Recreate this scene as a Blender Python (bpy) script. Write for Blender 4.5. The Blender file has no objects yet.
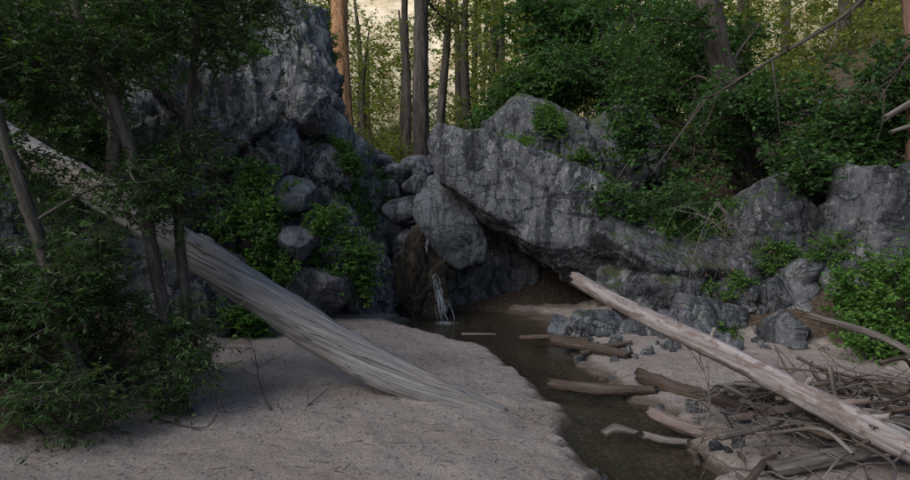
import bpy, bmesh, math, random
import numpy as np
from mathutils import Vector, Matrix, Euler
S = bpy.context.scene
COL = S.collection

# ------------------------------------------------------------------ noise
def _h(ix, iy, iz, seed):
    n = (ix.astype(np.uint32)*np.uint32(374761393) + iy.astype(np.uint32)*np.uint32(668265263)
         + iz.astype(np.uint32)*np.uint32(2246822519) + np.uint32((seed*3266489917) & 0xffffffff))
    n = (n ^ (n >> np.uint32(13)))*np.uint32(1274126177)
    n = (n ^ (n >> np.uint32(16)))*np.uint32(2654435761)
    n = n ^ (n >> np.uint32(15))
    return n.astype(np.float64)/4294967295.0
def vnoise(p, seed=0):
    p = np.asarray(p, float); f = np.floor(p); i = f.astype(np.int64) & 0xffffffff; t = p-f
    t = t*t*(3-2*t); x, y, z = i[..., 0], i[..., 1], i[..., 2]
    x1, y1, z1 = (x+1) & 0xffffffff, (y+1) & 0xffffffff, (z+1) & 0xffffffff
    tx, ty, tz = t[..., 0], t[..., 1], t[..., 2]
    def L(a, b, t): return a+(b-a)*t
    r = L(L(L(_h(x, y, z, seed), _h(x1, y, z, seed), tx), L(_h(x, y1, z, seed), _h(x1, y1, z, seed), tx), ty),
          L(L(_h(x, y, z1, seed), _h(x1, y, z1, seed), tx), L(_h(x, y1, z1, seed), _h(x1, y1, z1, seed), tx), ty), tz)
    return r*2-1
def fbm(p, o=4, seed=0, gain=.5):
    a = 1; s = 0; p = np.asarray(p, float); n = 0
    for k in range(o):
        s = s+a*vnoise(p, seed+k*17); n += a; a *= gain; p = p*2.03+7.1
    return s/n
def sstep(a, b, x):
    t = np.clip((x-a)/(b-a), 0, 1); return t*t*(3-2*t)

# ------------------------------------------------------------------ mesh helpers
def mesh_from(name, V, F, mat=None, attrs=None, smooth=True, parent=None):
    me = bpy.data.meshes.new(name)
    V = np.asarray(V, np.float32)
    if not isinstance(F, list): F = [F]
    F = [np.asarray(f, np.int32) for f in F if len(f)]
    idx = np.concatenate([f.ravel() for f in F])
    tot = np.concatenate([np.full(len(f), f.shape[1], np.int32) for f in F])
    st = np.concatenate([[0], np.cumsum(tot)[:-1]]).astype(np.int32)
    me.vertices.add(len(V)); me.vertices.foreach_set('co', V.ravel())
    me.loops.add(len(idx)); me.loops.foreach_set('vertex_index', idx)
    me.polygons.add(len(tot)); me.polygons.foreach_set('loop_start', st); me.polygons.foreach_set('loop_total', tot)
    me.update(calc_edges=True)
    if smooth: me.polygons.foreach_set('use_smooth', np.ones(len(tot), bool))
    for k, (typ, arr) in (attrs or {}).items():
        a = me.attributes.new(k, typ, 'POINT')
        a.data.foreach_set('vector' if typ == 'FLOAT_VECTOR' else 'value', np.asarray(arr, np.float32).ravel())
    if mat: me.materials.append(mat)
    ob = bpy.data.objects.new(name, me); COL.objects.link(ob)
    if parent: ob.parent = parent
    return ob
def empty(name, loc=(0, 0, 0)):
    e = bpy.data.objects.new(name, None); COL.objects.link(e); e.empty_display_size = .2
    return e

class Acc:
    def __init__(s): s.V = []; s.F = {}; s.A = []; s.n = 0
    def add(s, V, F, A=None):
        F = np.asarray(F)
        s.V.append(V); s.F.setdefault(F.shape[1], []).append(F+s.n); s.A.append(A if A is not None else np.zeros((len(V), 3)))
        s.n += len(V)
    def obj(s, name, mat, parent=None, smooth=True):
        return mesh_from(name, np.concatenate(s.V), [np.concatenate(f) for f in s.F.values()], mat,
                         {'grain': ('FLOAT_VECTOR', np.concatenate(s.A))}, smooth, parent)

def catmull(P, n):
    P = np.asarray(P, float); P = np.vstack([2*P[0]-P[1], P, 2*P[-1]-P[-2]])
    k = len(P)-3; t = np.linspace(0, k, n); i = np.minimum(t.astype(int), k-1); u = (t-i)[:, None]
    a, b, c, d = P[i], P[i+1], P[i+2], P[i+3]
    return .5*((2*b)+(-a+c)*u+(2*a-5*b+4*c-d)*u*u+(-a+3*b-3*c+d)*u**3)

def tube(acc, pts, radii, seg=8, rings=None, rough=0.0, twist=0.0, seed=0, jag=0.0, groove=0.0):
    pts = np.asarray(pts, float); radii = np.asarray(radii, float)
    rings = rings or max(len(pts)*3, 4)
    Q = catmull(np.column_stack([pts, radii]), rings); C = Q[:, :3]; R = np.maximum(Q[:, 3], .001)
    T = np.gradient(C, axis=0); T /= np.linalg.norm(T, axis=1)[:, None]+1e-9
    m = T.mean(0); ref = np.array([0, 0, 1.]) if abs(m[2]) < .8*np.linalg.norm(m) else np.array([1., 0, 0])
    N = np.cross(T, ref); N /= np.linalg.norm(N, axis=1)[:, None]; B = np.cross(T, N)
    s = np.concatenate([[0], np.cumsum(np.linalg.norm(np.diff(C, axis=0), axis=1))])
    a = np.linspace(0, 2*np.pi, seg, endpoint=False)
    A_, S_ = np.meshgrid(a, s); aa = A_+twist*S_
    r0 = R.mean()
    g = np.stack([np.cos(aa)*r0, np.sin(aa)*r0, S_], -1)+seed*3.7
    rr = np.repeat(R[:, None], seg, 1)
    if rough: rr = rr*(1+rough*fbm(g*np.array([1.2, 1.2, .6])/max(r0, .02), 3, seed))
    if groove:
        q = g*np.array([5., 5., .3])/max(r0, .02)*.5
        rr = rr*(1-groove*np.clip(1-np.abs(vnoise(q, seed+5))*3.0, 0, 1)+groove*.4*fbm(q*1.7, 2, seed+9))
    V = C[:, None]+N[:, None]*(np.cos(A_)*rr)[..., None]+B[:, None]*(np.sin(A_)*rr)[..., None]
    if jag:
        j = vnoise(np.stack([np.cos(a)*3, np.sin(a)*3, a*0+seed], -1), seed+3)*jag
        for e, k in ((0, -1), (-1, 1)):
            V[e] += T[e]*k*(j[:, None]+jag*.3)
    V = V.reshape(-1, 3); G = g.reshape(-1, 3)
    i = np.arange(rings-1)[:, None]*seg; k = np.arange(seg)[None]; k2 = (k+1) % seg
    F = np.stack([i+k, i+k2, i+seg+k2, i+seg+k], -1).reshape(-1, 4)
    n0 = len(V); V = np.vstack([V, C[0]+T[0]*R[0]*.1, C[-1]-T[-1]*R[-1]*.1]); G = np.vstack([G, G[0], G[-1]])
    acc.add(V, F, G)
    off = acc.n-len(V); kk = np.arange(seg); k2 = (kk+1) % seg
    c1 = np.stack([k2, kk, np.full(seg, n0)], -1); b = (rings-1)*seg
    c2 = np.stack([b+kk, b+k2, np.full(seg, n0+1)], -1)
    acc.F.setdefault(3, []).append(np.vstack([c1, c2])+off)

def norm(v): return v/(np.linalg.norm(v, axis=-1, keepdims=True)+1e-9)

def segs(acc, A, B, r0, r1):
    n = len(A); D = norm(B-A); ref = np.tile([.3, .2, .93], (n, 1)); N = norm(np.cross(D, ref)); M = np.cross(D, N)
    out = []
    for P, r in ((A, r0), (B, r1)):
        for k in range(3):
            a = k*2.0944; out.append(P+N*math.cos(a)*r+M*math.sin(a)*r)
    V = np.stack(out, 1).reshape(-1, 3); b = np.arange(n)[:, None]*6
    F = np.concatenate([b+np.array([[k, (k+1) % 3, 3+(k+1) % 3, 3+k]]) for k in range(3)])
    acc.add(V, F, V.copy())

# ------------------------------------------------------------------ materials
def newmat(name):
    m = bpy.data.materials.new(name); m.use_nodes = True; nt = m.node_tree
    b = nt.nodes['Principled BSDF']; return m, nt, b
def N(nt, t, **kw):
    n = nt.nodes.new(t)
    for k, v in kw.items():
        if k in n.inputs: n.inputs[k].default_value = v
        else: setattr(n, k, v)
    return n
def noise(nt, vec, scale, detail=6, rough=.55, dist=0):
    n = N(nt, 'ShaderNodeTexNoise'); n.inputs['Scale'].default_value = scale; n.inputs['Detail'].default_value = detail
    n.inputs['Roughness'].default_value = rough; n.inputs['Distortion'].default_value = dist
    if vec is not None: nt.links.new(vec, n.inputs['Vector'])
    return n.outputs['Fac']
def ramp(nt, fac, stops):
    r = N(nt, 'ShaderNodeValToRGB'); e = r.color_ramp.elements
    while len(e) < len(stops): e.new(.5)
    for k, (p, c) in enumerate(stops):
        e[k].position = p; e[k].color = (c, c, c, 1) if not hasattr(c, '__len__') else (*c, 1)
    nt.links.new(fac, r.inputs['Fac']); return r.outputs['Color']
def mix(nt, fac, a, b, mode='MIX'):
    m = N(nt, 'ShaderNodeMix'); m.data_type = 'RGBA'; m.blend_type = mode; m.clamp_factor = True
    for s, v in ((0, fac), (6, a), (7, b)):
        if hasattr(v, 'is_output') : nt.links.new(v, m.inputs[s])
        else: m.inputs[s].default_value = v if s == 0 else ((*v, 1) if len(v) == 3 else v)
    return m.outputs[2]
def math_(nt, op, a, b=None):
    m = N(nt, 'ShaderNodeMath'); m.operation = op
    for s, v in ((0, a), (1, b)):
        if v is None: continue
        if hasattr(v, 'is_output'): nt.links.new(v, m.inputs[s])
        else: m.inputs[s].default_value = v
    return m.outputs[0]
def mapping(nt, vec, scale=(1, 1, 1), rot=(0, 0, 0)):
    m = N(nt, 'ShaderNodeMapping'); m.inputs['Scale'].default_value = scale; m.inputs['Rotation'].default_value = rot
    nt.links.new(vec, m.inputs['Vector']); return m.outputs[0]
def bump(nt, b, h, strength, dist, prev=None):
    n = N(nt, 'ShaderNodeBump'); n.inputs['Strength'].default_value = strength; n.inputs['Distance'].default_value = dist
    nt.links.new(h, n.inputs['Height'])
    if prev is not None: nt.links.new(prev, n.inputs['Normal'])
    nt.links.new(n.outputs[0], b.inputs['Normal']); return n.outputs[0]

def rock_mat(name, dark=(.052, .058, .068), mid=(.185, .196, .215), pale=(.48, .49, .5), moss=.35, wet=0.0, pale_amt=.55, pk=.8):
    m, nt, b = newmat(name)
    P = N(nt, 'ShaderNodeNewGeometry'); pos = P.outputs['Position']
    st = mapping(nt, pos, (1.5, 1.0, .5), (0, .75, .2))
    big = noise(nt, st, 1.3, 7, .68, .8)
    c = ramp(nt, big, [(.37, dark), (.49, mid), (.64, tuple(.6*mid[i]+.4*pale[i] for i in range(3)))])
    patch = noise(nt, mapping(nt, pos, (1.3, 1, .8), (0, .6, 0)), 3.6, 8, .78, 1.2)
    pm = ramp(nt, patch, [(pale_amt, 0.), (pale_amt+.04, 1.)])
    c = mix(nt, math_(nt, 'MULTIPLY', pm, pk), c, pale)
    pm2 = ramp(nt, noise(nt, pos, 11, 5, .75), [(.57, 0.), (.61, 1.)])
    c = mix(nt, math_(nt, 'MULTIPLY', pm2, pk*.65), c, pale)
    dk = noise(nt, mapping(nt, pos, (2.4, 2.4, .4), (.2, .3, 0)), 2.0, 6, .68, .5)
    c = mix(nt, math_(nt, 'MULTIPLY', ramp(nt, dk, [(.52, 0.), (.6, 1.)]), .8), c, dark)
    dm = ramp(nt, noise(nt, pos, 17, 5, .75), [(.56, 0.), (.62, 1.)])
    c = mix(nt, math_(nt, 'MULTIPLY', dm, .65), c, dark)
    spec = noise(nt, pos, 70, 2, .7)
    c = mix(nt, .5, c, ramp(nt, spec, [(.35, .3), (.65, 1.)]), 'MULTIPLY')
    f1 = noise(nt, mapping(nt, pos, (1.7, .9, .5), (.1, .8, .3)), 1.0, 5, .55, .6)
    ab = math_(nt, 'ABSOLUTE', math_(nt, 'SUBTRACT', f1, .5))
    f2 = noise(nt, mapping(nt, pos, (.5, .9, 1.6), (.3, .5, .9)), 1.1, 5, .55, .5)
    ab2 = math_(nt, 'ABSOLUTE', math_(nt, 'SUBTRACT', f2, .52))
    ck = ramp(nt, math_(nt, 'MINIMUM', ab, ab2), [(0., 0.), (.011, 1.)])
    c = mix(nt, math_(nt, 'MULTIPLY', math_(nt, 'SUBTRACT', 1., ck), .85), c, tuple(x*.3 for x in dark))
    if moss:
        sx = N(nt, 'ShaderNodeSeparateXYZ'); nt.links.new(P.outputs['Normal'], sx.inputs[0])
        mn = noise(nt, pos, 2.6, 6, .7)
        mm = ramp(nt, math_(nt, 'ADD', math_(nt, 'MULTIPLY', sx.outputs[2], .22), mn), [(1.0-moss*.75, 0.), (1.08-moss*.75, 1.)])
        c = mix(nt, math_(nt, 'MULTIPLY', mm, .8), c, mix(nt, noise(nt, pos, 30, 2), (.03, .045, .015), (.1, .13, .04)))
    nt.links.new(c, b.inputs['Base Color'])
    b.inputs['Roughness'].default_value = .85-wet*.6
    b.inputs['Specular IOR Level'].default_value = .3+wet*.3
    p = bump(nt, b, ck, .7, .03)
    p = bump(nt, b, noise(nt, st, 5, 8, .75), 1., .14, p)
    p = bump(nt, b, noise(nt, pos, 30, 5, .75), .7, .025, p)
    return m

def wood_mat(name, c0, c1, c2, bumps=.7, fine=1.0, rough=.8, patchcol=None, zf=1.6, cracks=False):
    m, nt, b = newmat(name)
    a = N(nt, 'ShaderNodeAttribute'); a.attribute_name = 'grain'; g = a.outputs['Vector']
    st = mapping(nt, g, (34*fine, 34*fine, zf*fine))
    f = noise(nt, st, 1, 8, .68, .12 if cracks else .5)
    big = noise(nt, mapping(nt, g, (5, 5, 1.2)), 1, 5, .6)
    c = ramp(nt, f, [(.3, c0), (.48, c1), (.7, c2)])
    c = mix(nt, .6, c, ramp(nt, big, [(.3, .45), (.65, 1.)]), 'MULTIPLY')
    lk = None
    if cracks:
        f3 = noise(nt, mapping(nt, g, (10*fine, 10*fine, .35*fine)), 1, 3, .5, .1)
        lk = ramp(nt, math_(nt, 'ABSOLUTE', math_(nt, 'SUBTRACT', f3, .5)), [(0., .12), (.009, 1.)])
        c = mix(nt, .85, c, lk, 'MULTIPLY')
        br = ramp(nt, noise(nt, mapping(nt, g, (3, 3, 1)), 1, 5, .6), [(.5, 0.), (.65, .6)])
        c = mix(nt, br, c, mix(nt, 1., c, (.8, .62, .48), 'MULTIPLY'))
    if patchcol:
        pm = ramp(nt, noise(nt, mapping(nt, g, (14, 14, 6)), 1, 10, .75, .8), [(.5, 0.), (.55, 1.)])
        c = mix(nt, math_(nt, 'MULTIPLY', pm, .85), c, patchcol)
    nt.links.new(c, b.inputs['Base Color']); b.inputs['Roughness'].default_value = rough
    b.inputs['Specular IOR Level'].default_value = .25
    p = bump(nt, b, f, bumps, .02)
    if lk is not None: p = bump(nt, b, lk, .8, .012, p)
    bump(nt, b, noise(nt, mapping(nt, g, (90*fine, 90*fine, 6*fine)), 1, 4), .4, .006, p)
    return m

def leaf_mat(name, c0, c1, trans=.35):
    m, nt, b = newmat(name)
    a = N(nt, 'ShaderNodeAttribute'); a.attribute_name = 'lv'
    c = ramp(nt, a.outputs['Fac'], [(0., c0), (.6, tuple(.5*(c0[i]+c1[i]) for i in range(3))), (1., c1)])
    nt.links.new(c, b.inputs['Base Color']); b.inputs['Roughness'].default_value = .5; b.inputs['Specular IOR Level'].default_value = .3
    t = N(nt, 'ShaderNodeBsdfTranslucent')
    nt.links.new(mix(nt, 1., c, (1.3, 1.5, .6), 'MULTIPLY'), t.inputs['Color'])
    ms = N(nt, 'ShaderNodeMixShader'); ms.inputs[0].default_value = trans
    o = nt.nodes['Material Output']
    nt.links.new(b.outputs[0], ms.inputs[1]); nt.links.new(t.outputs[0], ms.inputs[2]); nt.links.new(ms.outputs[0], o.inputs['Surface'])
    return m

M_rock = rock_mat('granite')
M_rockL = rock_mat('granite_cliff_face', mid=(.225, .235, .255), pale=(.52, .525, .53), pale_amt=.505, moss=.48)
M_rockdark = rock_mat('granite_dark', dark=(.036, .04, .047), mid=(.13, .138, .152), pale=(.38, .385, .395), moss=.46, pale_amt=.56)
M_rockpale = rock_mat('granite_smooth', dark=(.14, .15, .165), mid=(.26, .28, .31), pale=(.41, .425, .45), moss=.1, pale_amt=.6, pk=.5)
M_rockwet = rock_mat('granite_wet', dark=(.015, .013, .01), mid=(.07, .05, .032), pale=(.16, .125, .09), moss=.45, wet=.7)
M_logL = wood_mat('weathered_wood', (.12, .112, .107), (.26, .25, .243), (.39, .38, .372), .8, 1.3, cracks=True, zf=.7)
M_logR = wood_mat('peeling_bark_wood', (.15, .12, .11), (.31, .275, .265), (.44, .41, .4), .6, .8, patchcol=(.16, .11, .095))
M_drift = wood_mat('driftwood', (.04, .033, .028), (.13, .11, .097), (.29, .26, .237), .8)
M_driftbrown = wood_mat('wet_driftwood', (.03, .022, .018), (.085, .06, .047), (.165, .125, .1), .8, 1., .55)
M_driftred = wood_mat('red_driftwood', (.09, .06, .05), (.19, .145, .127), (.31, .255, .24), .7)
M_bark = wood_mat('bark', (.015, .012, .01), (.065, .053, .045), (.13, .112, .098), 1., .5, zf=5)
M_barkpine = wood_mat('pine_bark', (.05, .025, .015), (.38, .2, .1), (.55, .34, .19), 1., .42, zf=9)
M_barkgray = wood_mat('alder_bark', (.03, .026, .021), (.09, .078, .066), (.18, .16, .14), .8, .8, zf=6)
M_snag = wood_mat('red_snag_wood', (.05, .03, .02), (.18, .105, .075), (.3, .19, .14), 1., .6)
M_leafL = leaf_mat('willow_leaf', (.024, .055, .016), (.09, .165, .042), .35)
M_leafR = leaf_mat('alder_leaf', (.022, .062, .02), (.09, .195, .045), .4)
M_leafB = leaf_mat('bush_leaf', (.045, .115, .02), (.13, .27, .05), .35)
M_leafD = leaf_mat('distant_leaf', (.05, .085, .024), (.3, .3, .075), .5)  # bright yellow end paints sunlit foliage into the leaf colour
M_leafdry = leaf_mat('dry_leaf', (.1, .05, .025), (.28, .17, .1), .3)

# ------------------------------------------------------------------ terrain
sy = np.array([-40, -5, 2, 4.1, 5.1, 6.25, 7.1, 8.1, 9.3, 10.2, 11.2, 12.2, 14, 20, 30, 60, 220])
sx = np.array([2, 1.0, 1.2, 1.33, 1.48, 1.3, 1.15, 1.1, .6, .4, .2, -.2, -.4, -.6, -1.2, -3, -3])
sw = np.array([.5, .5, .45, .42, .45, .42, .45, .6, 1.25, 1.5, 1.2, .5, .4, .4, .4, .4, .4])
WATER = -.075
def height(x, y):
    p2 = np.stack([x, y, 0*x], -1)
    cx = np.interp(y, sy, sx); w = np.interp(y, sy, sw)
    n1 = fbm(p2*.55, 3, 3); n2 = fbm(p2*1.7, 3, 8)
    h = .05+.05*n1+.03*n2
    h += .05*sstep(.3, 1.6, np.abs(x-cx))
    d = (np.abs(x-cx+.22*n2+.1*vnoise(p2*3.3, 4)+.07*vnoise(p2*9, 14)))/w
    h -= .26*(1-sstep(.5, 1.4, d))*(1-sstep(11.4, 12.5, y))
    h += .028*fbm(p2*5.5, 3, 21)
    xl = np.interp(y, [-30, 3, 5.5, 8.4, 9.5, 14, 30, 60, 200], [-3.4, -3.3, -2.75, -3.1, -2.4, -4.2, -12.5, -24, -70])+.3*n1
    dl = np.maximum(0, xl-x)
    hl = .38*np.minimum(dl, 3.)+1.25*np.maximum(0, dl-3.)
    top = np.interp(y, [-90, 9, 17, 30, 60, 200], [26, 26, 13, 9, 10, 20])  # left ridge, built high out of view to keep sun off the creek
    hl = top*(1-np.exp(-hl/top))
    hl *= 1+.1*fbm(p2*.12, 3, 33)
    h += hl
    xr = np.interp(y, [-30, 3, 6, 8, 9, 11, 14, 30, 200], [4.6, 5.2, 5.2, 4.6, 3.2, 2.2, 3.2, 7, 50])+.3*n1
    dr = np.maximum(0, x-xr); hr = .42*dr+.4*np.maximum(0, dr-7)
    hr = 26*(1-np.exp(-hr/26))
    h += hr*(1+.12*fbm(p2*.15, 3, 35))
    h += 2.35*sstep(11.6, 13.6, y)+.11*np.maximum(0, np.minimum(y, 90)-14)
    h += .35*sstep(13, 18, y)*fbm(p2*.5, 3, 50)
    hb = np.maximum(0, y-46)*.85; h += 62*(1-np.exp(-hb/62))*(1+.15*fbm(p2*.06, 4, 61))
    h += .25*fbm(p2*.8, 4, 77)*np.clip(hl+hr*.5, 0, 1)
    return h
def axis(lo, a, b, hi, fine, grow=1.13):
    mid = list(np.arange(a, b, fine)); s = fine; x = b
    up = []
    while x < hi: up.append(x); s *= grow; x += s
    up.append(hi); s = fine*grow; x = a-s; dn = []
    while x > lo: dn.append(x); s *= grow; x -= s
    dn.append(lo); return np.array(dn[::-1]+mid+up)
X = axis(-230, -4.5, 6.5, 230, .04, 1.07); Y = axis(-90, 3.4, 12.5, 330, .04, 1.06)
gx, gy = np.meshgrid(X, Y); gz = height(gx, gy)
V = np.stack([gx, gy, gz], -1).reshape(-1, 3); nx, ny = len(X), len(Y)
i = np.arange(ny-1)[:, None]*nx; k = np.arange(nx-1)[None]
F = np.stack([i+k, i+k+1, i+nx+k+1, i+nx+k], -1).reshape(-1, 4)
xl = np.interp(gy, [-30, 3, 5.5, 8.4, 9.5, 14], [-3.4, -3.3, -2.75, -3.1, -2.4, -4.2])
xr = np.interp(gy, [-30, 3, 6, 8, 9, 11, 14], [4.9, 5.4, 5.2, 4.6, 3.2, 2.2, 3.2])
litter = np.clip(sstep(-.2, .5, xl-gx)+sstep(-.2, .6, gx-xr)+sstep(11.2, 12, gy), 0, 1)
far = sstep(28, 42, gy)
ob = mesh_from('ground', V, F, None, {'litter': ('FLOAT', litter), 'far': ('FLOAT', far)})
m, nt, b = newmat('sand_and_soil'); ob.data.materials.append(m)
P = N(nt, 'ShaderNodeNewGeometry'); pos = P.outputs['Position']
al = N(nt, 'ShaderNodeAttribute'); al.attribute_name = 'litter'; af = N(nt, 'ShaderNodeAttribute'); af.attribute_name = 'far'
sx_ = N(nt, 'ShaderNodeSeparateXYZ'); nt.links.new(pos, sx_.inputs[0])
c = ramp(nt, noise(nt, pos, 1.2, 6, .6), [(.3, (.32, .268, .24)), (.7, (.43, .372, .34))])
c = mix(nt, 1., c, ramp(nt, noise(nt, pos, 70, 5, .85), [(.32, .3), (.5, .9), (.68, 1.35)]), 'MULTIPLY')
deb = math_(nt, 'MULTIPLY', ramp(nt, noise(nt, pos, 24, 6, .78), [(.55, 0.), (.61, 1.)]), ramp(nt, noise(nt, pos, 1.1, 4), [(.4, .2), (.6, .95)]))
c = mix(nt, deb, c, (.1, .075, .06))
hz = math_(nt, 'ADD', sx_.outputs[2], math_(nt, 'MULTIPLY', noise(nt, pos, 6, 4), .06))
wet = ramp(nt, hz, [(-.0, 1.), (.06, 0.)])
c = mix(nt, math_(nt, 'MULTIPLY', wet, .85), c, (.09, .068, .048))
peb = ramp(nt, noise(nt, pos, 24, 4, .7), [(.45, (.06, .045, .03)), (.56, (.17, .13, .095)), (.66, (.3, .26, .21))])
und = N(nt, 'ShaderNodeMapRange'); nt.links.new(sx_.outputs[2], und.inputs[0]); und.inputs[1].default_value = -.06; und.inputs[2].default_value = -.1
c = mix(nt, und.outputs[0], c, peb)
lit = ramp(nt, noise(nt, pos, 22, 8, .75), [(.3, (.02, .015, .01)), (.5, (.07, .05, .035)), (.7, (.17, .13, .09))])
c = mix(nt, ramp(nt, math_(nt, 'ADD', al.outputs['Fac'], math_(nt, 'MULTIPLY', math_(nt, 'SUBTRACT', noise(nt, pos, 5, 6), .5), .8)), [(.4, 0.), (.6, 1.)]), c, lit)
hill = ramp(nt, noise(nt, pos, .35, 9, .7), [(.35, (.4, .3, .17)), (.5, (.65, .54, .37)), (.66, (.8, .72, .58))])  # dry grass and granite, paled so the slope reads as sunlit
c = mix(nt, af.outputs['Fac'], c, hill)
nt.links.new(c, b.inputs['Base Color'])
rr_ = N(nt, 'ShaderNodeMapRange'); nt.links.new(wet, rr_.inputs[0]); rr_.inputs[3].default_value = .95; rr_.inputs[4].default_value = .4
nt.links.new(rr_.outputs[0], b.inputs['Roughness']); b.inputs['Specular IOR Level'].default_value = .3
p = bump(nt, b, noise(nt, pos, 7, 6, .65), .9, .08)
p = bump(nt, b, noise(nt, pos, 55, 6, .8), .9, .016, p)
def H(x, y): return float(height(np.array([float(x)]), np.array([float(y)]))[0])

# ------------------------------------------------------------------ water
wx, wy = np.meshgrid(np.linspace(-1.6, 3.2, 60), np.linspace(-3, 12.3, 150))
V = np.stack([wx, wy, 0*wx+WATER], -1).reshape(-1, 3); i = np.arange(149)[:, None]*60; k = np.arange(59)[None]
ob = mesh_from('creek_water', V, np.stack([i+k, i+k+1, i+61+k, i+60+k], -1).reshape(-1, 4))
m, nt, b = newmat('creek_water'); ob.data.materials.append(m)
b.inputs['Base Color'].default_value = (.5, .46, .35, 1); b.inputs['Roughness'].default_value = .03
b.inputs['Transmission Weight'].default_value = .97; b.inputs['IOR'].default_value = 1.33
P = N(nt, 'ShaderNodeNewGeometry'); bump(nt, b, noise(nt, P.outputs['Position'], 9, 4, .6), .3, .03)

# ------------------------------------------------------------------ boulders
ICO = {}
def ico(l):
    if l not in ICO:
        bm = bmesh.new(); bmesh.ops.create_icosphere(bm, subdivisions=l, radius=1)
        bm.verts.ensure_lookup_table()
        ICO[l] = (np.array([v.co[:] for v in bm.verts]), np.array([[v.index for v in f.verts] for f in bm.faces])); bm.free()
    return ICO[l]
def boulder(acc, c, r, rot=(0, 0, 0), seed=1, level=5, planes=16, p=34, rough=.07, strata=0.0, joint=1.0):
    rng = np.random.default_rng(seed); D, F = ico(level)
    D = norm(D); n = norm(rng.normal(size=(planes, 3))); d = rng.uniform(.7, 1., planes)
    q = np.maximum(D@n.T, 0)/d; rad = (q**p).sum(1)**(-1/p); rad = np.minimum(rad, 1.35)
    rm = np.array(Euler([math.radians(a) for a in rot]).to_matrix())
    V = (D*rad[:, None]*np.array(r))@rm.T+np.array(c); Nn = norm((D/np.array(r))@rm.T)
    sz = float(np.mean(r))
    disp = rough*sz*fbm(V/sz*1.3, 4, seed, .5)+.5*rough*sz*fbm(V/sz*6, 4, seed+5, .6)
    ck = np.clip(1-np.abs(fbm(V/sz*np.array([1.5, 1.5, 1.0]), 4, seed+40))*12, 0, 1)
    disp -= ck*.05*sz
    if level >= 6:
        wp = .22*np.stack([fbm(V*1.1, 3, seed+k) for k in (70, 71, 72)], -1); gate = .3+.7*sstep(-.2, .3, vnoise(V*.9, seed+80))
        for (dv, fr, am) in ((np.array([.55, .25, .8]), 1.7, .11), (np.array([-.75, .3, .55]), 1.3, .09), (np.array([.2, .9, .4]), 1.6, .06), (np.array([.8, -.1, .3]), 4.3, .03)):
            w = (V+wp)@dv*fr; am = am*joint
            cell = np.floor(w); fr_ = w-cell
            rnd = _h(cell.astype(np.int64) & 0xffffffff, np.floor(V[:, 0]*.9+V[:, 1]*.5+.4*cell).astype(np.int64) & 0xffffffff, np.zeros(len(V), np.int64), seed)
            disp += am*(fr_**2-.4)*gate+am*.25*(rnd-.5)*np.minimum(1, 6*np.minimum(fr_, 1-fr_))
    if strata:
        w = V@np.array([.62, .2, .75])+.35*fbm(V*.9, 3, seed+2)
        w2 = np.stack([w*1.9, V[:, 0]*.3, V[:, 1]*.3], -1)
        s = vnoise(w2, 55); disp += strata*(np.abs(s)*1.4-.5)+strata*.4*vnoise(w2*2.7, 56)
    V = V+Nn*disp[:, None]; acc.add(V, F); return V, Nn
def rock(name, mat, *a, **k):
    ac = Acc(); vn = boulder(ac, *a, **k); ac.obj(name, mat); return vn

ac = Acc(); CV = []
for c, r, ro, sd in [
    ((-3.5, 11.9, 2.4), (1.9, 1.9, 3.6), (0, -20, 10), 11),
    ((-1.85, 11.2, .9), (.85, 1.0, 1.7), (0, -14, 0), 12),
    ((-2.5, 12.4, 2.5), (1.0, 1.3, 2.4), (0, -22, 0), 13),
    ((-5.4, 10.6, 1.8), (2.0, 1.7, 3.4), (0, -28, 20), 14),
    ((-7.6, 9.6, 2.2), (2.4, 2.0, 3.2), (0, -20, 0), 15),
    ((-2.9, 10.4, .5), (.9, .8, 1.1), (0, -25, 0), 16),
    ((-3.5, 13.4, 4.5), (1.3, 1.5, 2.3), (0, -15, 0), 18),
    ((-3.1, 10.1, 2.7), (.6, .5, .75), (0, -35, 0), 19),
    ((-2.25, 10.7, 2.6), (.5, .45, .6), (0, -30, 0), 20),
    ((-3.9, 9.8, 3.4), (.8, .6, .9), (0, -35, 0), 31),
    ((-2.7, 11.0, 3.7), (.6, .6, .8), (0, -30, 0), 32),
    ((-4.4, 9.3, 2.1), (.7, .5, .8), (0, -30, 0), 33)]:
    CV.append(boulder(ac, c, r, ro, sd, 7 if r[2] > 3.3 else 6, 22, 26, .08, .1, 1.7))
ac.obj('granite_cliff', M_rockL)
k = 0; BV = []
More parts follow.
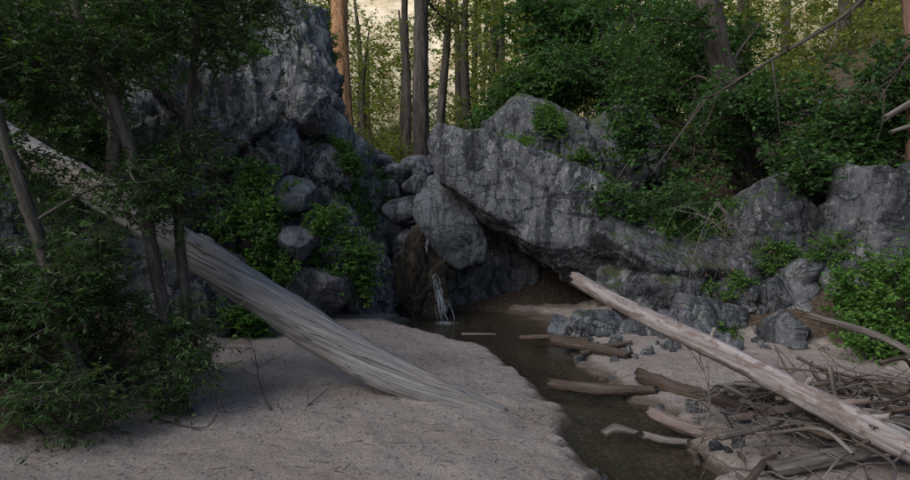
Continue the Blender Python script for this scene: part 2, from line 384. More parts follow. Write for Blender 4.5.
for c, r, ro, mt, lv in [
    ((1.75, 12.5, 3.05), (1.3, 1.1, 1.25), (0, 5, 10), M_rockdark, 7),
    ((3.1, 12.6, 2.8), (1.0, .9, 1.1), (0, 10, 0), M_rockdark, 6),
    ((2.35, 11.2, 1.6), (2.35, 1.35, 1.15), (0, 28, 0), M_rock, 7),
    ((1.45, 11.5, 1.95), (1.1, .9, .9), (0, 40, 0), M_rock, 6),
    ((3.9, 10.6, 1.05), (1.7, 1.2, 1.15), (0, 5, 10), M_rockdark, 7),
    ((3.2, 9.9, .5), (.9, .7, .55), (0, 10, 0), M_rockdark, 6),
    ((.02, 11.0, 1.62), (.46, .5, .78), (0, -38, 0), M_rockpale, 5),
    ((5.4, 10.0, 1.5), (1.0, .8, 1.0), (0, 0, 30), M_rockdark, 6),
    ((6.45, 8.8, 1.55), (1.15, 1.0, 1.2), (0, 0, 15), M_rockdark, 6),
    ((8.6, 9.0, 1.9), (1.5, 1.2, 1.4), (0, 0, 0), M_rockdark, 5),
    ((2.1, 9.0, .08), (.48, .38, .3), (0, 8, 20), M_rock, 5),
    ((1.6, 9.15, .05), (.22, .2, .2), (0, 0, 0), M_rockpale, 5),
    ((2.75, 8.9, .1), (.34, .3, .2), (0, 0, 0), M_rock, 5),
    ((3.5, 8.7, .3), (.5, .4, .32), (0, 0, 0), M_rock, 5),
    ((4.45, 8.2, .2), (.38, .3, .34), (0, 20, 40), M_rock, 5),
    ((5.1, 9.0, .85), (.4, .35, .3), (0, 0, 0), M_rock, 5),
    ((4.5, 9.1, .6), (.45, .35, .3), (0, -10, 0), M_rockdark, 5),
    ((5.6, 9.1, 1.1), (.3, .3, .22), (0, 0, 0), M_rockpale, 5),
    ((4.9, 8.7, .45), (.3, .25, .22), (0, 0, 0), M_rock, 5),
    ((-2.4, 9.2, 1.4), (.3, .26, .25), (0, 0, 0), M_rockpale, 5),
    ((-2.35, 9.6, .65), (.6, .45, .5), (0, -20, 0), M_rock, 5),
    ((-3.8, 8.2, .55), (1.0, .6, .75), (0, -20, 10), M_rock, 6),
    ((-2.7, 10.0, 2.1), (.5, .4, .35), (0, -20, 0), M_rockpale, 5),
    ((-4.6, 8.0, 1.2), (.9, .7, .7), (0, -20, 10), M_rockdark, 5),
    ]:
    k += 1; vn = rock('boulder', mt, c, r, ro, 100+k, lv)
    if k in (1, 2, 3, 5, 8, 9): BV.append(vn)
ac = Acc()
for j, (x, y, z, r) in enumerate([(-1.4, 12.3, 2.2, .33), (-1.0, 11.6, 1.9, .34), (-1.15, 12.8, 2.6, .3), (-.72, 12.4, 2.4, .32), (-.3, 12.2, 2.15, .42),
        (.2, 12.5, 2.45, .4), (-.1, 13., 2.75, .33), (-1.65, 13., 2.75, .33), (-.55, 11.8, 1.8, .3), (-.8, 13.4, 2.8, .35), (.5, 13.4, 2.9, .4),
        (-1.3, 11.9, 1.5, .35), (-.2, 11.6, 1.4, .35), (-2.0, 13.6, 2.9, .4), (-.9, 12.0, 1.3, .5), (.5, 12.2, 1.6, .6), (-.35, 12.4, .8, .9), (.6, 12.4, .5, .9)]):
    rg = np.random.default_rng(j); boulder(ac, (x, y, z), r*rg.uniform(.85, 1.25, 3)*np.array([1.15, 1, .85]), rg.uniform(-30, 30, 3), 300+j, 5, 14, 12, .08)
ac.obj('creek_boulder_pile', M_rock)
rock('wet_waterfall_rock', M_rockwet, (-.66, 11.05, .5), (.45, .5, 1.0), (0, 5, 0), 401, level=6)
ac = Acc(); rg = np.random.default_rng(5)
for j in range(330):
    t = rg.random()
    if t < .22: x, y, s = rg.uniform(3, 7), rg.uniform(8.3, 10), rg.uniform(.07, .28)
    elif t < .4: x, y, s = rg.uniform(1.5, 5), rg.uniform(7.5, 9.2), rg.uniform(.03, .12)
    elif t < .8:
        y = rg.uniform(4, 8.8); x = np.interp(y, sy, sx)+rg.uniform(-.35, 1.1); s = rg.uniform(.012, .05)
    else: x, y, s = rg.uniform(-3, 8), rg.uniform(13, 20), rg.uniform(.1, .45)
    boulder(ac, (x, y, H(x, y)+s*.2), s*rg.uniform(.7, 1.3, 3), rg.uniform(-40, 40, 3), 500+j, 3 if s < .1 else 4, 10, 9, .08)
ac.obj('scattered_stones', M_rock)
ac = Acc()
for j in range(900):
    x, y = rg.uniform(-3, 1.1), rg.uniform(3.6, 9); s = rg.uniform(.003, .009)
    D, Fi = ico(1); ac.add(D*s*rg.uniform(.6, 1.3, 3)+np.array([x, y, H(x, y)+s*.3]), Fi)
ac.obj('pebbles', M_rockpale)

# ------------------------------------------------------------------ waterfall: broken threads running down the wet rock
ac = Acc(); rg = np.random.default_rng(8)
for (xa, ya, za, xb, yb, zb, w, n, sp) in [(-.46, 10.72, 1.6, -.46, 10.6, 1.15, .003, 9, .016), (-.36, 10.62, .8, -.2, 10.5, -.07, .0028, 30, .035), (-.26, 10.6, .5, -.12, 10.47, -.07, .0028, 16, .05)]:
    for j in range(n):
        o = rg.normal(size=3)*np.array([sp, .02, .02]); a_ = np.array([xa, ya, za])+o*.6; b_ = np.array([xb, yb, zb])+o*1.8; b_[2] = zb
        t0 = rg.uniform(0, .8); t1 = min(1, t0+rg.uniform(.15, .55)); pp = [a_+(b_-a_)*t+np.array([0, 0, .06*4*t*(1-t)])+rg.normal(size=3)*.008 for t in np.linspace(t0, t1, 6)]
        tube(ac, pp, np.array([.3, 1, .7, 1.1, .8, .3])*w, 5, 18, .5, seed=j)
D, Fi = ico(1)
for j in range(260):    # splash droplets / foam at the foot
    s = rg.uniform(.002, .006); an = rg.uniform(0, 6.28); rad = abs(rg.normal())*.07
    ac.add(D*s*np.array([1.6, 1.6, .6])+np.array([-.16+math.cos(an)*rad*1.4, 10.44+math.sin(an)*rad, WATER+.003+max(0, rg.normal()*.012)]), Fi)
ob = ac.obj('waterfall', None)
m, nt, b = newmat('falling_water'); ob.data.materials.append(m)
b.inputs['Base Color'].default_value = (.65, .7, .76, 1); b.inputs['Roughness'].default_value = .3; b.inputs['Transmission Weight'].default_value = .4

# ------------------------------------------------------------------ foliage
class Leaves:
    def __init__(s): s.V = []; s.A = []
    def twigs(s, rng, A, B, nper, L, W, droop=.25, tone=None):
        n = len(A); t = rng.uniform(.1, 1.05, (n, nper, 1)); Dm = norm(B-A)[:, None, :]
        pos = A[:, None]+(B-A)[:, None]*t+rng.normal(size=(n, nper, 3))*L*.12
        side = norm(np.cross(Dm+rng.normal(size=(n, nper, 3))*.25, [0, 0, 1.])); sg = np.where(np.arange(nper) % 2, 1, -1)[None, :, None]
        d = norm(Dm*.55+side*sg*.8+rng.normal(size=(n, nper, 3))*.35+np.array([0, 0, -droop]))
        nrm = norm(np.cross(d, np.cross([0, 0, 1.], d)+rng.normal(size=d.shape)*.6)); sd = norm(np.cross(d, nrm))
        l = L*rng.uniform(.6, 1.2, (n, nper, 1)); w = W*rng.uniform(.7, 1.15, (n, nper, 1))
        v = np.stack([pos, pos+d*l*.45+sd*w*.5-nrm*w*.1, pos+d*l-nrm*l*.12, pos+d*l*.45-sd*w*.5-nrm*w*.1], 2)
        s.V.append(v.reshape(-1, 3))
        tn = rng.uniform(0, 1, (n, nper))*.6+(rng.uniform(0, .4, (n, 1)) if tone is None else tone[:, None]*.4)
        s.A.append(np.repeat(tn.ravel(), 4))
    def obj(s, name, mat, parent=None):
        V = np.concatenate(s.V); F = np.arange(len(V)).reshape(-1, 4)
        return mesh_from(name, V, F, mat, {'lv': ('FLOAT', np.concatenate(s.A))}, False, parent)

def clusters(rng, c, r, n, keep=.55, freq=1.2, seed=0):
    m_ = int(n/keep)+4; p = rng.normal(size=(m_, 3)); p = norm(p)*rng.uniform(.25, 1, (m_, 1))**.5*np.array(r)+np.array(c)
    return p[np.argsort(-vnoise(p*freq, seed))[:n]]
def grow(rng, wood, leaves, cl, tl, ntw, nper, L, W, trunk=None, limbr=.02, droop=.25, up=.1):
    if trunk is not None:
        T = catmull(trunk, 40); cen = cl.mean(0)
        dd = np.linalg.norm(T-cen, axis=1)+np.abs(T[:, 2]-(cen[2]-.4*np.linalg.norm((T-cen)[:, :2], axis=1)))*.8
        nl = max(2, len(cl)//22); ends = cl[rng.choice(len(cl), nl, replace=False)]; LP = []
        for p in ends:
            q = T[min(39, max(0, dd.argmin()+int(rng.integers(-4, 5))))]; ln = np.linalg.norm(p-q)
            a1 = q+(p-q)*.33+rng.normal(size=3)*.07*ln+[0, 0, .1*ln]; a2 = q+(p-q)*.66+rng.normal(size=3)*.08*ln+[0, 0, .08*ln]
            tube(wood, [q, a1, a2, p], [limbr*1.2, limbr*.9, limbr*.6, limbr*.3], 6, 16, .1, seed=int(rng.integers(99))); LP.append(catmull([q, a1, a2, p], 16)[4:])
        LP = np.concatenate(LP)
        for p in cl[::2]:
            q = LP[np.linalg.norm(LP-p, axis=1).argmin()]; ln = np.linalg.norm(p-q)
            if ln > .05: tube(wood, [q, (q+p)/2+rng.normal(size=3)*.12*ln, p], [limbr*.35, limbr*.25, limbr*.12], 4, 7)
    A = np.repeat(cl, ntw, 0)+rng.normal(size=(len(cl)*ntw, 3))*tl*.25
    d = rng.normal(size=A.shape)*np.array([1, 1, .55])+np.array([0, 0, up])
    B = A+norm(d)*tl*rng.uniform(.5, 1.2, (len(A), 1)); B[:, 2] -= droop*tl*.3
    segs(wood, A, B, .004*L/.06, .0015*L/.06)
    leaves.twigs(rng, A, B, nper, L, W, droop, np.repeat(rng.uniform(0, 1, len(cl)), ntw))

def tree(name, stems, crowns, bark, leafm, seed, L, W, tl, ntw=8, nper=14, limbr=.025, stemseg=20, freq=1.2, keep=.55):
    rng = np.random.default_rng(seed); e = empty(name); wood = Acc(); lv = Leaves()
    for (pts, rad) in stems: tube(wood, pts, rad, stemseg, 60, .12, .3, seed, groove=.12)
    for (c, r, n) in crowns:
        cl = clusters(rng, c, r, n, keep, freq, seed)
        st = min(stems, key=lambda s_: np.linalg.norm(catmull(s_[0], 20)-np.array(c), axis=1).min())[0]
        grow(rng, wood, lv, cl, tl, ntw, nper, L, W, st, limbr)
    wood.obj('trunk_and_limbs', bark, e); lv.obj('leaves', leafm, e); return e

tree('willow_tree', [
      ([(-2.45, 5.4, .2), (-2.6, 5.3, 1.2), (-2.75, 5.2, 2.3), (-3.1, 5.0, 3.6), (-3.3, 4.9, 5.2)], [.07, .06, .055, .04, .02]),
      ([(-2.6, 5.6, .2), (-2.45, 5.5, .9), (-2.5, 5.5, 1.8), (-2.4, 5.6, 3.0), (-2.2, 5.5, 4.6)], [.06, .05, .045, .035, .02]),
      ([(-3.1, 5.0, .4), (-3.3, 4.9, 1.4), (-3.6, 4.8, 2.6), (-4.0, 4.7, 4.2)], [.06, .055, .045, .03])],
     [((-3.5, 5.2, 3.35), (1.0, .7, .7), 130), ((-3.5, 4.9, 1.35), (.75, .5, .55), 62), ((-3.2, 5.2, 2.1), (.8, .5, .5), 28), ((-3.6, 5.1, .75), (.75, .6, .6), 56),
      ((-2.5, 5.4, 3.5), (.7, .6, .6), 54), ((-2.4, 5.2, 2.3), (.4, .5, .6), 28), ((-2.5, 5.2, .6), (.35, .35, .5), 18), ((-1.6, 5.7, 3.8), (.5, .4, .2), 16), ((-3.0, 4.6, 4.3), (1.2, 1.0, .9), 30)],
     M_barkgray, M_leafL, 21, .07, .02, .3, 9, 14, .014, freq=1.6)
tree('willow_tree', [
      ([(-4.6, 8.0, 1.0), (-4.5, 8.0, 2.4), (-4.4, 8.0, 4.2), (-4.2, 8.0, 6.0)], [.1, .085, .07, .04])],
     [((-5.0, 8.2, 3.7), (1.3, .8, 1.4), 140), ((-5.4, 8.0, 1.6), (1.2, .6, .9), 70), ((-3.9, 8.2, 5.2), (1.2, 1.0, .6), 70), ((-6, 8.2, 5), (1.5, 1, 1.2), 40)],
     M_bark, M_leafL, 22, .085, .03, .35, 8, 14, .018)
tree('alder_tree', [
      ([(5.75, 12.1, 2.4), (5.55, 12.0, 3.6), (5.1, 12.0, 5.2), (4.7, 12.0, 7.2), (4.5, 12, 9.5)], [.34, .28, .25, .2, .12])],
     [((4.2, 10.8, 3.3), (1.5, .9, .8), 84), ((6.3, 10.6, 3.4), (1.7, 1.1, 1.0), 120), ((4.0, 13.4, 5.4), (1.8, 1.0, 1.3), 90), ((3.8, 11.2, 5.3), (1.0, .7, 1.0), 20), ((6.8, 9.6, 3.7), (1.2, .8, .6), 44),
      ((7.3, 10.2, 2.8), (1.3, 1.0, .7), 70), ((5.6, 9.8, 2.6), (1.2, .7, .45), 60), ((3.3, 10.0, 2.15), (1.0, .5, .35), 34), ((6.2, 13.6, 5.2), (1.4, 1.0, .9), 60)],
     M_bark, M_leafR, 31, .09, .055, .45, 8, 13, .03, keep=.42, freq=1.3)
tree('alder_tree', [
      ([(3.3, 19.5, 3.0), (3.25, 19.5, 6), (3.1, 19.5, 11), (3.1, 19.5, 14)], [.24, .21, .18, .1])],
     [((2.9, 15.5, 5.3), (1.6, 1.2, .9), 80), ((1.4, 16.2, 4.6), (1.1, .9, .8), 46), ((4.3, 17, 6.7), (2.2, 1.5, 1.3), 90), ((2.1, 17.5, 7.3), (1.6, 1.2, .8), 40), ((5.5, 15.5, 4.6), (2, 1.2, 1.2), 80)],
     M_bark, M_leafR, 32, .13, .08, .6, 8, 13, .03, freq=.8, keep=.45)
def trunk_tree(name, pts, rad, bark, crowns, seed, L=.14, W=.05, lm=None):
    tree(name, [(pts, rad)], crowns, bark, lm or M_leafD, seed, L, W, .7, 8, 12, .035, 36, .7, .5)
trunk_tree('pine_tree', [(-3.55, 20, 2.6), (-3.65, 20, 5), (-3.75, 20, 8), (-3.9, 20, 16)], [.35, .31, .28, .2], M_barkpine, [((-3.8, 20, 14), (2.5, 2.5, 2.5), 40)], 41)
trunk_tree('cedar_tree', [(-.87, 16, 2.5), (-.9, 16, 4.5), (-.88, 16, 7.5), (-.9, 16, 14)], [.25, .215, .19, .12], M_bark, [((-.9, 16, 12), (2.2, 2.2, 2.5), 40), ((-1.0, 16.5, 7.2), (1.3, 1, .6), 14)], 42)
trunk_tree('cedar_tree', [(-.45, 18, 2.9), (-.4, 18, 5), (-.2, 18, 7.5), (0, 18, 13)], [.15, .13, .11, .06], M_bark, [((-.1, 18, 11.5), (2, 2, 2), 30)], 43)
trunk_tree('cedar_tree', [(-1.75, 22, 3.2), (-1.7, 22, 6), (-1.8, 22, 9), (-1.8, 22, 15)], [.16, .14, .12, .06], M_bark, [((-1.8, 22, 13), (2, 2, 2.2), 30)], 44)
trunk_tree('cedar_tree', [(5.5, 22, 4), (5.4, 22, 7), (5.2, 22, 10), (5, 22, 16)], [.26, .22, .2, .1], M_bark, [((5.2, 21.5, 8), (2.6, 2, 2.6), 90)], 45)
# distant forest
rng = np.random.default_rng(77); wood = Acc(); lv = Leaves()
placed = 0
while placed < 112:
    y = rng.uniform(20, 60); s = rng.uniform(-.75, .85); x = s*y
    gap = -.27 < s < .02
    if gap and (y < 29 or (rng.random() < .4)): continue
    z = H(x, y); hgt = rng.uniform(9, 17)*(.85 if gap else 1); placed += 1
    tube(wood, [(x, y, z-.5), (x+rng.normal()*.2, y, z+hgt*.5), (x+rng.normal()*.3, y, z+hgt)], [.24, .18, .05], 8, 10, .1, seed=placed)
    n = int(rng.integers(60, 95)); t = rng.uniform(.06 if not gap else .1, .95, n); R = (1-t*.8)*rng.uniform(1.8, 3.2); an = rng.uniform(0, 6.28, n)
    rr = R*rng.uniform(.2, 1, n)**.6; cl = np.stack([x+np.cos(an)*rr, y+np.sin(an)*rr, z+hgt*t-.2*rr], -1)
    A = np.repeat(cl, 4, 0)+rng.normal(size=(n*4, 3))*.25; d = norm(np.repeat(np.stack([np.cos(an), np.sin(an), an*0-.1], -1), 4, 0)+rng.normal(size=A.shape)*.6)
    lv.twigs(rng, A, A+d*.8, 8, .25, .12, .2, np.repeat(rng.uniform(0, 1, n), 4))
e = empty('distant_forest'); wood.obj('trunks', M_bark, e); lv.obj('foliage', M_leafD, e)
rng = np.random.default_rng(78); lv = Leaves(); wood = Acc()
for j in range(210):
    y = rng.uniform(13.5, 50); s = rng.uniform(-.7, .8) if j < 130 else rng.uniform(-.28, .1); x = s*y
    if y < 17 and -2.0 < x < .6: continue
    z = H(x, y); r = rng.uniform(.4, 1.3); n = 14
    cl = np.array([x, y, z+r*.35])+rng.normal(size=(n, 3))*np.array([r*.5, r*.5, r*.3])
    A = np.repeat(cl, 8, 0); B = A+norm(rng.normal(size=A.shape)+[0, 0, .3])*.45
    segs(wood, A, B, .006, .002); lv.twigs(rng, A, B, 9, .14, .065, .2, np.repeat(rng.uniform(0, 1, n), 8))
e = empty('understory_shrubs'); wood.obj('stems', M_bark, e); lv.obj('foliage', M_leafD, e)

def bush(name, blobs, mat, seed, L=.06, W=.04, tl=.22, ntw=7, nper=12):
    rng = np.random.default_rng(seed); e = empty(name); wood = Acc(); lv = Leaves()
    for c, r, n in blobs:
        cl = clusters(rng, c, r, n, .7, 2.5, seed); base = np.array([c[0], c[1]+.1, c[2]-r[2]])
        for p in cl[::3]: tube(wood, [base+rng.normal(size=3)*.06, (base+p)/2+rng.normal(size=3)*.05, p], [.008, .006, .003], 4, 6)
        grow(rng, wood, lv, cl, tl, ntw, nper, L, W, None, up=.4)
    wood.obj('stems', M_barkgray, e); lv.obj('leaves', mat, e)
bush('leafy_bush', [((-1.75, 9.6, 1.15), (.5, .35, .6), 64), ((-1.5, 9.8, .6), (.3, .25, .3), 20), ((-2.0, 9.5, 1.7), (.3, .3, .25), 24)], M_leafB, 51)
bush('leafy_bush', [((-3.1, 9.2, 1.6), (.6, .3, .55), 56), ((-2.8, 9.1, 1.0), (.45, .3, .35), 34), ((-3.5, 9.1, 1.0), (.4, .3, .35), 24), ((-3.0, 9.5, 2.3), (.45, .3, .3), 28)], M_leafB, 52)
bush('leafy_bush', [((-2.95, 8.3, .3), (.45, .3, .3), 46)], M_leafB, 53)
bush('leafy_bush', [((5.4, 7.4, .75), (.7, .5, .6), 110), ((4.9, 7.1, .35), (.35, .3, .25), 30), ((5.8, 7.0, 1.0), (.5, .4, .45), 40)], M_leafB, 54)
bush('fern_clump', [((4.1, 9.0, .75), (.35, .25, .2), 26), ((4.7, 8.9, 1.2), (.4, .25, .2), 24), ((3.0, 8.5, .15), (.3, .2, .08), 14), ((3.6, 8.3, .15), (.3, .2, .1), 14), ((5.3, 8.6, 1.3), (.4, .25, .2), 20)], M_leafB, 55, .05, .025, .15)
bush('moss_plants', [((1.1, 11.5, 3.0), (.4, .4, .2), 36), ((1.3, 11.4, 2.8), (.5, .3, .15), 36), ((.8, 11.2, 2.75), (.35, .3, .15), 26), ((2.5, 11.8, 2.9), (.5, .4, .15), 24)], M_leafB, 56, .07, .04, .2)
bush('willow_shoots', [((-2.35, 5.2, .35), (.22, .25, .35), 16), ((-3.0, 4.6, .35), (.4, .4, .35), 28), ((-3.4, 5.6, .9), (.5, .4, .4), 30), ((-2.9, 6.3, .5), (.35, .3, .3), 14)], M_leafL, 57, .07, .018, .28)
def rockplants(name, VN, n, gate, seed, up=.1, L=.05, W=.03):
    rng = np.random.default_rng(seed); V = np.concatenate([v for v, _ in VN]); Nn = np.concatenate([m_ for _, m_ in VN])
    ok = (vnoise(V*1.1, seed) > gate) & (Nn[:, 2] > up) & (Nn[:, 1] < .5) & (V[:, 2] > .4); idx = rng.choice(np.where(ok)[0], n, replace=False)
    cl = V[idx]+Nn[idx]*.03; wood = Acc(); lv = Leaves(); A = np.repeat(cl, 6, 0)+rng.normal(size=(n*6, 3))*.04
    B = A+norm(np.repeat(Nn[idx], 6, 0)*.5+rng.normal(size=A.shape)*.6+[0, 0, .3])*rng.uniform(.06, .18, (len(A), 1))
    segs(wood, A, B, .003, .001); lv.twigs(rng, A, B, 8, L, W, .2, np.repeat(rng.uniform(0, 1, n), 6))
    e = empty(name); wood.obj('stems', M_barkgray, e); lv.obj('leaves', M_leafB, e)
rockplants('cliff_plants', CV, 900, .3, 91, .0)
rockplants('ledge_plants', BV, 260, .4, 92, .25)

# ------------------------------------------------------------------ fallen logs
def log(name, mat, pts, rad, twist=0, seg=40, rings=140, seed=1, rough=.12, groove=.16, jag=.05, extra=None):
    ac = Acc(); tube(ac, pts, rad, seg, rings, rough, twist, seed, jag, groove)
    if extra: extra(ac)
    return ac.obj(name, mat)
log('fallen_log', M_logL, [(-6.2, 7.1, 3.35), (-4.95, 6.8, 2.62), (-3.65, 6.55, 1.93), (-2.3, 6.25, 1.15), (-1.2, 5.95, .54), (-.4, 5.72, .18), (.0, 5.6, .06), (.42, 5.45, -.05)],
    [.15, .165, .18, .19, .195, .175, .15, .1], .6, 96, 400, 3, .12, .06)
def stubs(ac):
    for q, d, r in [((1.95, 4.62, .82), (.03, -.02, .12), .02), ((2.45, 4.25, .55), (.02, -.08, .12), .025), ((1.5, 4.9, 1.02), (-.02, -.05, .1), .015), ((2.75, 4.05, .42), (.1, -.12, .06), .03)]:
        q = np.array(q); tube(ac, [q, q+np.array(d)*.5, q+np.array(d)], [r, r*.8, r*.6], 8, 6, .1, jag=.01)
log('fallen_log', M_logR, [(1.03, 5.2, 1.25), (1.5, 4.9, 1.0), (2.1, 4.5, .72), (2.86, 3.95, .33), (3.6, 3.4, .0)], [.06, .07, .085, .1, .11], .3, 48, 240, 7, .14, .07, .05, stubs)
for j, (a_, b_, r, mt) in enumerate([
    ((1.35, 8.3, .06), (2.1, 7.3, .1), .07, M_driftbrown), ((.95, 8.7, .02), (1.85, 8.3, .08), .04, M_driftbrown),
    ((1.0, 6.3, .03), (2.0, 6.0, .05), .06, M_driftbrown), ((1.95, 6.3, .12), (2.55, 5.2, .12), .075, M_driftbrown),
    ((1.7, 5.15, .1), (2.2, 4.65, .08), .055, M_driftred), ((1.25, 5.0, -.02), (1.5, 4.95, .0), .035, M_drift), ((1.55, 4.9, .0), (1.85, 4.75, .0), .03, M_drift),
    ((2.1, 3.95, .12), (3.2, 4.15, .22), .055, M_drift), ((2.5, 5.6, .1), (4.3, 5.0, .35), .05, M_driftbrown), ((3.7, 6.3, .75), (4.6, 5.5, .3), .035, M_drift),
    ((2.3, 5.0, .1), (2.9, 4.2, .5), .03, M_driftred), ((.1, 9.0, .02), (.6, 8.9, .04), .02, M_drift), ((1.6, 7.6, .05), (2.3, 7.9, .12), .04, M_driftbrown),
    ((2.6, 4.7, .1), (3.9, 4.3, .3), .05, M_driftbrown), ((3.0, 5.3, .1), (3.3, 4.1, .35), .045, M_drift), ((2.7, 5.9, .1), (3.5, 5.5, .16), .05, M_driftbrown)]):
    a_, b_ = np.array(a_), np.array(b_); rg = np.random.default_rng(j+60); md = (a_+b_)/2+rg.normal(size=3)*.03
    log('driftwood_log', mt, [a_, md, b_], [r, r*1.05, r*.75], .5, 28, 60, j, .22, .12, r*.7)
ac = Acc(); rg = np.random.default_rng(99); ac2 = Acc()
for j in range(300):
    x = rg.normal(3.2, .75); y = rg.normal(4.7, .6)-(x-2.5)*.1
    if x < 1.8 or y < 3.5 or (x < 2.3 and y > 5.4): continue
    L = rg.uniform(.2, 1.1); an = rg.choice([-.6, -.2, 1.0, 2.2])+rg.normal()*.35; t = rg.normal(0, .28); r = rg.choice([.006, .01, .016, .026], p=[.4, .3, .2, .1])*(.6+L*.5)
    pile = .38*math.exp(-((x-3.2)**2/1.0+(y-4.6)**2/.6)); z = H(x, y)+rg.uniform(0, .06)+rg.random()*pile
    d = np.array([math.cos(an)*math.cos(t), math.sin(an)*math.cos(t), math.sin(t)])*L/2; c = np.array([x, y, z+abs(d[2])*.7])
    pts = [c-d, c-d*.4+rg.normal(size=3)*.07*L, c+d*.35+rg.normal(size=3)*.08*L, c+d]
    A_ = ac if rg.random() < .6 else ac2
    tube(A_, pts, [r, r*.9, r*.75, r*.4], 8, 14, .25, 0, j, groove=.08, jag=r*.5)
    if rg.random() < .6:
        q = np.array(pts[2]); dd = d*.5+rg.normal(size=3)*.15; tube(A_, [q, q+dd*.5+rg.normal(size=3)*.03, q+dd], [r*.5, r*.4, r*.2], 5, 6, .1, seed=j)
e = empty('driftwood_pile'); ac.obj('pale_branches', M_drift, e); ac2.obj('dark_branches', M_driftbrown, e)
ac = Acc(); n = 520; x = rg.uniform(-3.0, 5, n); y = rg.uniform(3.6, 9.3, n); z = height(x, y)+.004; kp = z > WATER+.04
A = np.stack([x, y, z], -1)[kp]; an = rg.uniform(0, 6.28, len(A)); l = rg.uniform(.02, .12, len(A))**1.0
B = A+np.stack([np.cos(an)*l, np.sin(an)*l, l*.05], -1); B[:, 2] = height(B[:, 0], B[:, 1])+.006; segs(ac, A, B, .0025, .0015); ac.obj('sand_twigs', M_bark)
def deadbranch(ac, pts, r, rg, n=8, l=.4, grav=0.):
    P = catmull(pts, 30); tube(ac, pts, np.linspace(r, r*.3, len(pts)), 7, 30, .15, seed=int(rg.integers(99)))
    for j in range(n):
        q = P[int(rg.integers(4, 30))]; d = rg.normal(size=3)*l*.6+(P[-1]-P[0])/np.linalg.norm(P[-1]-P[0])*l*.6; d[2] -= grav
        m_ = q+d*.5+rg.normal(size=3)*.05*l; tube(ac, [q, m_, q+d], [r*.4, r*.28, r*.12], 5, 8, seed=j)
        for u in range(3):
            s_ = m_+(q+d-m_)*rg.random(); e_ = s_+rg.normal(size=3)*l*.3; tube(ac, [s_, (s_+e_)/2+rg.normal(size=3)*.02, e_], [r*.18, r*.14, r*.07], 4, 5)
rg = np.random.default_rng(123)
ac = Acc(); deadbranch(ac, [(5.6, 8, 4.9), (5.0, 8, 4.35), (4.0, 8, 3.75), (3.2, 8, 3.25)], .035, rg, 12, .5)
deadbranch(ac, [(6.6, 8.2, 4.4), (6.0, 8.1, 3.9), (5.6, 8.1, 3.3)], .025, rg, 6, .4); ac.obj('dead_branch', M_bark)
ac = Acc(); lv = Leaves()
for j in range(5):
    x = rg.uniform(2.9, 3.7); s0 = np.array([3.9+rg.normal()*.1, 9.2, 2.0]); e0 = np.array([x, 7.9+rg.normal()*.2, rg.uniform(.6, 1.5)])
    mid = (s0+e0)/2+np.array([rg.normal()*.25, 0, .15]); m2 = mid*.4+e0*.6+rg.normal(size=3)*.12
    deadbranch(ac, [s0, mid, m2, e0], .008, rg, 12, .3, .08)
    A = e0+rg.normal(size=(14, 3))*.2; lv.twigs(rg, A, A+rg.normal(size=A.shape)*.08, 2, .045, .02, .6)
e = empty('hanging_dead_branch'); ac.obj('branches', M_drift, e); lv.obj('withered_leaves', M_leafdry, e)
ac = Acc(); deadbranch(ac, [(1.9, 4.6, .05), (1.95, 4.6, .4), (1.9, 4.7, .75)], .009, rg, 7, .2); deadbranch(ac, [(2.2, 4.3, .05), (2.25, 4.3, .3), (2.1, 4.3, .6)], .009, rg, 7, .2)
ac.obj('dead_twigs', M_drift)
ac = Acc(); deadbranch(ac, [(-1.6, 5.3, .04), (-1.75, 5.5, .12), (-1.9, 5.8, .25), (-2.0, 6.0, .45)], .01, rg, 6, .2); deadbranch(ac, [(-1.55, 5.2, .04), (-1.4, 5.3, .05), (-1.2, 5.7, .15)], .01, rg, 5, .2)
deadbranch(ac, [(-2.5, 5.0, .1), (-2.0, 4.8, .1), (-1.9, 4.9, .3)], .008, rg, 5, .3)
ac.obj('fallen_twigs', M_bark)
log('dead_snag', M_snag, [(7.1, 9.3, 1.5), (7.0, 9.3, 3.2), (6.85, 9.3, 5.5), (6.8, 9.3, 7)], [.14, .12, .11, .08], 0, 32, 120, 5, .15, .25)
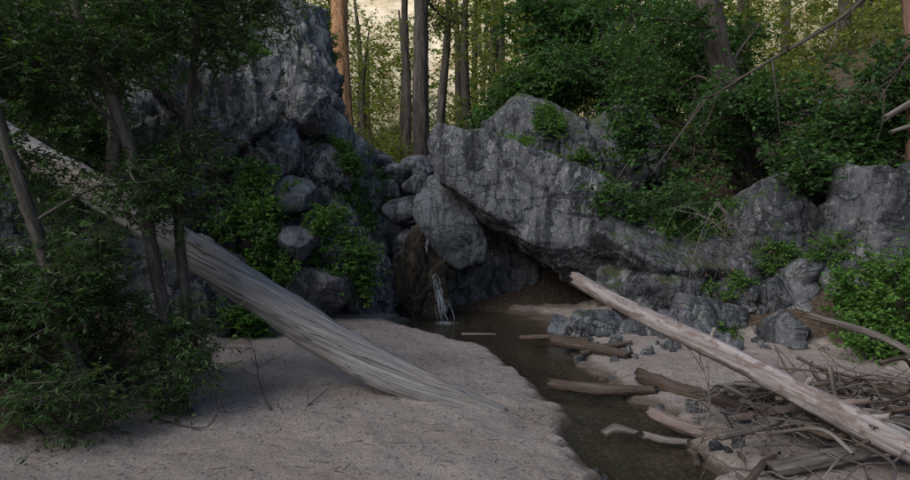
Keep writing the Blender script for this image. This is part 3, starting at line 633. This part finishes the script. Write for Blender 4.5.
log('leaning_dead_pole', M_drift, [(6.2, 8.8, 3.2), (6.8, 8.6, 3.6), (7.6, 8.4, 4.1)], [.045, .05, .055], 0, 20, 40, 6)
log('leaning_dead_pole', M_drift, [(6.3, 8.8, 3.0), (6.9, 8.7, 3.2), (7.6, 8.5, 3.35)], [.03, .03, .035], 0, 20, 40, 8)
lv = Leaves(); rg = np.random.default_rng(3); n = 1200
x = rg.uniform(-3.2, 5, n); y = rg.uniform(3.6, 9.5, n); z = height(x, y)+.006; kp = z > WATER+.05; x, y, z = x[kp], y[kp], z[kp]
A = np.stack([x, y, z], -1); lv.twigs(rg, A, A+norm(rg.normal(size=A.shape)*[1, 1, .05])*.03, 1, .03, .015, 0.); lv.obj('fallen_leaves', M_leafdry)

# ------------------------------------------------------------------ light: low hazy sun, mostly blocked by the left ridge raised for that
el, az = 34, 230
sd = Vector((math.sin(math.radians(az))*math.cos(math.radians(el)), math.cos(math.radians(az))*math.cos(math.radians(el)), math.sin(math.radians(el))))
w = bpy.data.worlds.new('World'); S.world = w; w.use_nodes = True; nt = w.node_tree
sky = nt.nodes.new('ShaderNodeTexSky'); sky.sky_type = 'NISHITA'; sky.sun_disc = False
sky.sun_elevation = math.radians(el); sky.sun_rotation = math.radians(az); sky.dust_density = 1.0
nt.links.new(sky.outputs[0], nt.nodes['Background'].inputs[0]); nt.nodes['Background'].inputs[1].default_value = .15
l = bpy.data.lights.new('sun', 'SUN'); l.energy = 3.9; l.angle = math.radians(54); l.color = (1, .95, .88)
o = bpy.data.objects.new('sun', l); COL.objects.link(o); o.rotation_euler = sd.to_track_quat('Z', 'Y').to_euler()
S.view_settings.view_transform = 'Standard'; S.view_settings.look = 'None'; S.view_settings.exposure = 0
cam = bpy.data.cameras.new('camera'); cam.lens = 24; cam.sensor_width = 36; cam.clip_end = 1000; cam.clip_start = .05
co = bpy.data.objects.new('camera', cam); COL.objects.link(co); co.location = (0, 0, 1.8); co.rotation_euler = (math.radians(87.64), 0, 0)
S.camera = co
